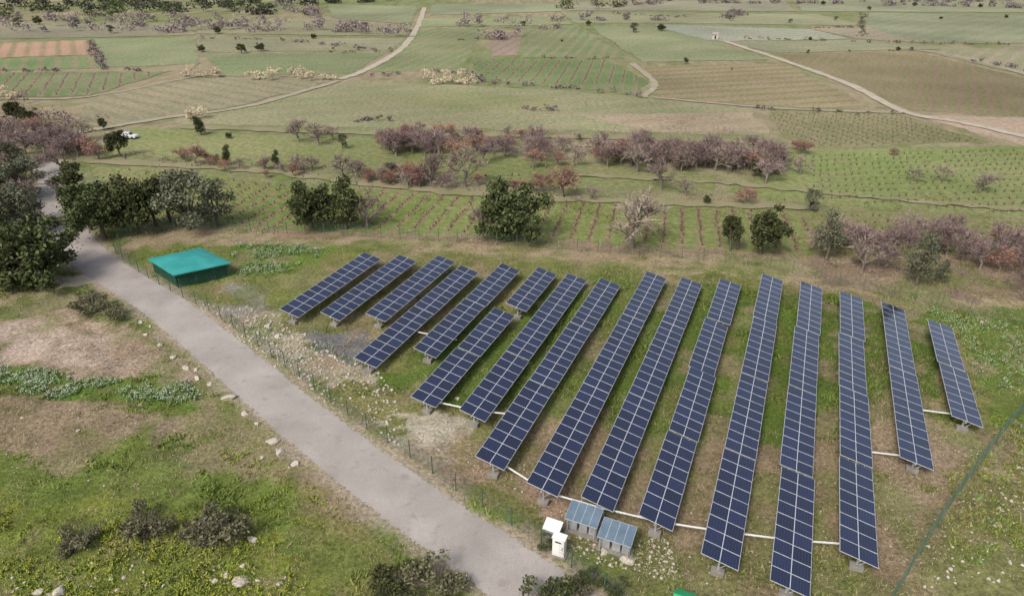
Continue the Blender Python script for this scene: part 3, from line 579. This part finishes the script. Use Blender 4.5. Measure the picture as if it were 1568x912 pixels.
# ---------------------------------------------------------------- control station
def local(u,v): x,y=G(u,v); return Vector((x,y,hz(x,y)))
GREYB=nmat('grey_cabinet_material',(.32,.33,.34),(.42,.43,.44),2,.5,.4); GLB=nmat('blue_grey_panel_material',(.09,.14,.19),(.15,.21,.27),1.2,.2,.6)
DARK=nmat('dark_plastic_material',(.02,.02,.02),(.05,.05,.05),2,.5)
def rotz(e,a): e.rotation_euler=(0,0,a)
for u,v in [(893,810),(943,838)]:
    e=empty('small_solar_table',local(u,v)); rotz(e,R(-24)); mb=MB()
    n=Vector((0,-math.sin(R(14)),math.cos(R(14)))); ay=Vector((0,math.cos(R(14)),math.sin(R(14)))); ax=Vector((1,0,0))
    for k in (-1.5,-.5,.5,1.5):
        c=Vector((k*.54,0,1.45)); mb.box(c,ax*.262,ay*.74,n*.02,0); mb.box(c+n*.022,ax*.248,ay*.72,n*.001,1)
    mb.obj('panels',[FR,GLB],e)
    mb=MB()
    for sx in(-.9,.9):
        for sy in(-.6,.6): mb.box((sx,sy,(1.40+sy*.25)/2),(.03,0,0),(0,.03,0),(0,0,(1.40+sy*.25)/2-.03))
        mb.box((sx,0,.5),(.025,0,0),(0,.57,0),(0,0,.025))
    for sy in(-.6,.6): mb.box((0,sy,1.36+sy*.25),(1.0,0,0),(0,.025,0),(0,0,.025))
    mb.obj('frame_legs',[STEEL],e)
    mb=MB()
    for k in(-.6,.08,.72):
        mb.box((k,-.1,.48),(.25,0,0),(0,.22,0),(0,0,.32)); mb.box((k,-.1,.82),(.28,0,0),(0,.25,0),(0,0,.018)); mb.box((k,-.327,.5),(.2,0,0),(0,.006,0),(0,0,.25),1)
    mb.box((0,-.1,.06),(1.1,0,0),(0,.5,0),(0,0,.06),2); mb.obj('inverter_boxes',[GREYB,STEEL,CONC],e,bevel=.01)
e=empty('electrical_cabinet',local(856,849)); rotz(e,R(-24)); mb=MB()
mb.box((0,0,.82),(.38,0,0),(0,.24,0),(0,0,.72)); mb.box((0,0,1.57),(.43,0,0),(0,.29,0),(0,0,.03)); mb.box((0,-.247,.82),(.34,0,0),(0,.006,0),(0,0,.66)); mb.obj('body',[WHITEP],e,bevel=.012)
mb=MB(); mb.box((.27,-.262,.85),(.02,0,0),(0,.01,0),(0,0,.09)); mb.box((0,-.257,1.3),(.2,0,0),(0,.004,0),(0,0,.06)); mb.obj('handle_and_vent',[DARK],e)
mb=MB(); mb.box((0,0,.04),(.5,0,0),(0,.34,0),(0,0,.09)); mb.obj('plinth',[CONC],e,bevel=.01)
e=empty('meter_box',local(846,820)); rotz(e,R(-24)); mb=MB(); mb.box((0,0,.42),(.42,0,0),(0,.32,0),(0,0,.40)); mb.obj('body',[GREYB],e,bevel=.015)
mb=MB(); mb.box((0,0,.93),(.56,0,.0),(0,.42,.12),(0,-.008,.03)); mb.box((-.35,0,.87),(.03,0,0),(0,.3,0),(0,0,.04)); mb.obj('lid',[WHITEP],e,bevel=.01)
# ---------------------------------------------------------------- covered water tank
TEAL=nmat('teal_tarpaulin_material',(.02,.23,.215),(.045,.31,.29),.6,.5,.4,0,.1); DG=nmat('green_fence_paint',(.02,.075,.05),(.035,.11,.075),3,.5,.4)
TK=empty('covered_water_tank',(0,0,0)); corners=[Vector((*G(u,v,1.7),1.7)) for u,v in[(226,396),(266,421),(354,402),(306,379)]]; cen=sum(corners,Vector())/4
TK.location=(cen.x,cen.y,0); Q=[c-Vector((cen.x,cen.y,0)) for c in corners]; N=24; Vv=[];Fq=[]
for j in range(N+1):
    for i in range(N+1):
        s,t=i/N,j/N; p=(Q[0]*(1-s)+Q[1]*s)*(1-t)+(Q[3]*(1-s)+Q[2]*s)*t; e1=1-abs(2*s-1)**3; e2=1-abs(2*t-1)**3
        p=Vector(p); p.z+=.5*e1*e2-.06*(abs(math.sin(s*9.4))+abs(math.sin(t*9.4)))*e1*e2; Vv.append(tuple(p))
for j in range(N):
    for i in range(N): o_=j*(N+1)+i; Fq.append((o_,o_+1,o_+N+2,o_+N+1))
o=npmesh('tarpaulin_cover',Vv,Fq,[TEAL],smooth=True); o.parent=TK
mb=MB()
for k in range(4):
    a=Q[k].copy(); b_=Q[(k+1)%4].copy(); d=b_-a; d2=d.normalized(); s=Vector((-d2.y,d2.x,0))
    mb.box((a+b_)/2-UP*.06,d/2,s*.04,UP*.05,0)
mb.obj('cover_rim',[TEAL],TK)
mb=MB(); inn=[q*.9 for q in Q]
for q in inn: q.z=1.7
for k in range(4):
    a=inn[k]; b_=inn[(k+1)%4]; L=(b_-a).length; nn=int(L/.16); d=(b_-a)
    for i in range(nn+1):
        p=a+d*i/nn; r=.04 if i%12==0 else .018; mb.box(Vector((p.x,p.y,.84)),(r,0,0),(0,r,0),(0,0,.84))
    s=Vector((-d.y,d.x,0)).normalized()
    for z in(.15,.5,.85,1.2,1.55): mb.box(Vector(((a.x+b_.x)/2,(a.y+b_.y)/2,z)),d/2,s*.012,UP*.012)
mb.obj('mesh_panels',[DG],TK)
mb=MB(); lo=[q*.8 for q in Q]; vs=[(q.x,q.y,.02) for q in lo]+[(q.x*.98,q.y*.98,1.5) for q in lo]; mb.add(vs,[(4,5,6,7),(0,1,5,4),(1,2,6,5),(2,3,7,6),(3,0,4,7)]); mb.obj('tank_wall',[DG],TK)
e=empty('teal_storage_box',local(1052,942)); rotz(e,R(-25)); mb=MB(); mb.box((0,0,.55),(.8,0,0),(0,.6,0),(0,0,.55),1); mb.add([(-.9,-.7,1.1),(.9,-.7,1.1),(.9,.7,1.1),(-.9,.7,1.1),(-.9,0,1.45),(.9,0,1.45)],[(0,1,5,4),(2,3,4,5),(0,4,3),(1,2,5),(0,3,2,1)],0); mb.obj('box_and_lid',[nmat('green_roof_paint',(.02,.3,.12),(.03,.38,.17),1,.5),DG],e)
# ---------------------------------------------------------------- fences
FP=nmat('fence_post_material',(.05,.10,.07),(.09,.155,.11),3,.6)
def fence(px,h=1.7,dense=.5,wr=.009,post=2.5,mat=None,nh=7,mat2=None):
    P=[G(*p) for p in px]; pts=catmull(P,6); e=empty('wire_fence',(pts[0][0],pts[0][1],0)); o=Vector((pts[0][0],pts[0][1],0)); posts=MB(); wires=MB(); acc=0; nextp=0; nextw=0
    for a,b in zip(pts[:-1],pts[1:]):
        a=Vector((*a,0))-o; b=Vector((*b,0))-o; d=b-a; L=d.length
        if L<.01: continue
        dn=d/L; s=Vector((-dn.y,dn.x,0)); za=hz(a.x+o.x,a.y+o.y); zb=hz(b.x+o.x,b.y+o.y)
        while nextp<=acc+L:
            t=nextp-acc; p=a+dn*t; z=za+(zb-za)*t/L; posts.box(p+UP*(z+h/2-.1),s*.03,dn*.03,UP*(h/2+.1)); nextp+=post
        while nextw<=acc+L:
            t=nextw-acc; p=a+dn*t; z=za+(zb-za)*t/L; wires.box(p+UP*(z+h/2),s*wr*.6,dn*wr,UP*(h/2-.05)); nextw+=dense
        for k in range(nh):
            z=.08+(h-.12)*k/(nh-1); aa=a+UP*(za+z); b2=b+UP*(zb+z); wires.box((aa+b2)/2,(b2-aa)/2,s*wr*.6,UP*wr)
        acc+=L
    posts.obj('posts',[mat or FP],e); wires.obj('mesh_wires',[mat2 or mat or FP],e)
fence([(178,388),(215,418),(262,446),(312,472),(352,498),(408,540),(470,588),(540,642),(600,682),(640,708),(700,752),(765,792),(820,828),(880,872),(960,930)],1.6,.5,.006)
fence([(178,388),(200,366),(300,352),(450,358),(620,366),(800,378),(1000,392),(1160,408),(1300,438),(1450,468),(1640,520)],1.6,.5,.007)
MF=nmat('green_mesh_material',(.08,.14,.10),(.13,.19,.145),3,.6)
fence([(1640,560),(1590,610),(1540,660),(1480,740),(1420,830),(1360,930)],1.6,.2,.008,2.5,FP,7,MF)
# ---------------------------------------------------------------- rocks and gravel
RK=nmat('limestone_material',(.34,.30,.25),(.58,.53,.46),7,.95,.1,0,.6)
def rock(name,u,v,s,link=True):
    s*=.85; bm=bmesh.new(); bmesh.ops.create_icosphere(bm,subdivisions=3,radius=1); sx,sy,sz=random.uniform(.8,1.4),random.uniform(.6,1.1),random.uniform(.4,.65)
    pl=[(Vector(RNG.normal(size=3)).normalized(),random.uniform(.5,.78)) for _ in range(11)]
    for vv in bm.verts:
        for n,dd in pl:
            q=vv.co.dot(n)
            if q>dd: vv.co-=n*(q-dd)
        vv.co*=random.uniform(.96,1.04); vv.co=Vector((vv.co.x*sx,vv.co.y*sy,vv.co.z*sz))*s*1.15
    me=bpy.data.meshes.new(name); bm.to_mesh(me); me.materials.append(RK); o=bpy.data.objects.new(name,me); scene.collection.objects.link(o); p=local(u,v); o.location=p+UP*s*.12; o.rotation_euler=(random.uniform(-.3,.3),random.uniform(-.3,.3),random.uniform(0,6.28))
for u,v,s in [(215,494,.28),(222,512,.25),(230,500,.22),(246,529,.42),(265,547,.42),(284,564,.38),(300,567,.33),(302,580,.4),(322,588,.33),(350,609,.54),(375,634,.45),(394,650,.38),(417,676,.56),(430,692,.46),(402,700,.33),(453,711,.42),(103,590,.42),(387,826,.44),(372,866,.25),(368,892,.54),(346,882,.33),(330,893,.22),(395,890,.22),(428,893,.28),(60,908,.5),(92,908,.55),(75,912,.4),(120,660,.2),(35,640,.2),(180,905,.25),(1505,492,.4),(960,858,.5),(925,845,.3),(215,620,.2),(460,578,.3),(508,545,.35),(395,510,.35),(410,500,.4),(380,492,.35),(425,516,.35),(700,610,.25)]: rock('rock',u,v,s)
Vs=[];Fs=[];n0=0; base=np.array([(0,0,.8),(1,0,0),(0,1,0),(-1,0,0),(0,-1,0),(0,0,-.5)]); bf=np.array([(0,1,2),(0,2,3),(0,3,4),(0,4,1),(5,2,1),(5,3,2),(5,4,3),(5,1,4)])
for poly,n,smin,smax in [(Pg((300,462),(430,480),(500,530),(600,590),(620,690),(540,640),(380,530)),2400,.04,.26),(Pg((585,640),(730,640),(900,770),(870,800),(700,720)),500,.03,.13),(Pg((860,790),(1000,820),(1060,900),(900,860)),520,.04,.18),
     (Pg((-60,580),(300,640),(460,760),(200,760),(-60,720)),260,.03,.13),(Pg((200,480),(330,590),(450,700),(620,800),(740,912),(700,912),(560,800),(380,680),(190,500)),420,.03,.13),(Pg((-20,860),(480,860),(480,920),(-20,920)),160,.04,.2),
     (Pg((1300,650),(1560,650),(1420,900),(1000,900),(1000,820)),700,.03,.1),(Pg((1470,760),(1600,700),(1600,920),(1400,920)),260,.05,.22),(Pg((-40,460),(120,450),(250,550),(-40,540)),200,.03,.1)]:
    x,y=scatter_poly(poly,n*2); x,y=x[:n],y[:n]; k=segdist(x,y,ROAD)>2.3; x,y=x[k],y[k]; m_=len(x); s=smin+(smax-smin)*RNG.random(m_)**3; B=base[None]*s[:,None,None]*RNG.uniform(.6,1.2,(m_,6,3)); B[:,:,0]+=x[:,None]; B[:,:,1]+=y[:,None]; B[:,:,2]+=hgt(x,y)[:,None]
    Vs.append(B.reshape(-1,3)); Fs.append((bf[None]+np.arange(m_)[:,None,None]*6).reshape(-1,3)+n0); n0+=m_*6
npmesh('gravel',np.concatenate(Vs),np.concatenate(Fs),[RK])
# ---------------------------------------------------------------- car, hut
e=empty('parked_car',(*G(198,212),0)); rotz(e,R(-8)); e.scale=(.8,.8,.8); mb=MB(); cw=nmat('white_car_paint',(.60,.61,.62),(.7,.7,.71),.5,.25,.6); gl=nmat('car_glass_material',(.02,.025,.03),(.04,.045,.05),1,.1,.6)
prof=[(-2.1,.35),(2.1,.35),(2.15,.7),(1.95,.88),(1.0,.98),(.35,1.42),(-1.25,1.45),(-1.95,1.0),(-2.15,.9)]
n=len(prof); vs=[(px_,-.85 if pz<1.1 else -.68,pz) for px_,pz in prof]+[(px_,.85 if pz<1.1 else .68,pz) for px_,pz in prof]
mb.add(vs,[tuple(range(n)),tuple(range(2*n-1,n-1,-1))]+[((i+1)%n,i,i+n,(i+1)%n+n) for i in range(n)]); mb.obj('body',[cw],e,bevel=.05)
mb=MB()
for s in(-1,1): mb.add([(-1.7,s*.84,1.0),(.8,s*.84,1.02),(.3,s*.70,1.38),(-1.2,s*.70,1.4)],[(0,1,2,3) if s<0 else (3,2,1,0)])
mb.add([(.95,-.7,1.03),(.95,.7,1.03),(.4,.6,1.41),(.4,-.6,1.41)],[(0,1,2,3)]); mb.add([(-1.93,.7,1.05),(-1.93,-.7,1.05),(-1.33,-.6,1.43),(-1.33,.6,1.43)],[(0,1,2,3)]); o=mb.obj('windows',[gl],e); o.location=(0,0,.012)
mb=MB()
for sx in(-1.3,1.35):
    for sy in(-1,1): mb.tube((sx,sy*.7,.32),(sx,sy*.88,.32),.32,.32,16)
mb.obj('wheels',[DARK],e)
def hut(u,v,w_,d_,h_,name):
    e=empty(name,(*G(u,v),0)); mb=MB(); mb.box((0,0,h_/2),(w_/2,0,0),(0,d_/2,0),(0,0,h_/2)); mb.obj('walls',[nmat('lime_render_material',(.45,.42,.38),(.58,.55,.5),2)],e)
    mb=MB(); a=w_/2+.2; b=d_/2+.2; mb.add([(-a,-b,h_),(a,-b,h_),(a,b,h_),(-a,b,h_),(-a,0,h_+.6),(a,0,h_+.6)],[(0,1,5,4),(2,3,4,5),(0,4,3),(1,2,5),(0,3,2,1)]); mb.obj('roof',[nmat('tile_roof_material',(.3,.24,.21),(.42,.35,.30),2)],e)
    mb=MB(); mb.box((0,-d_/2-.01,h_*.4),(.3,0,0),(0,.02,0),(0,0,h_*.4)); mb.obj('door',[DARK],e)
hut(1094,60,2.0,1.8,1.7,'stone_hut')
print('verts',sum(len(m.vertices) for m in bpy.data.meshes))
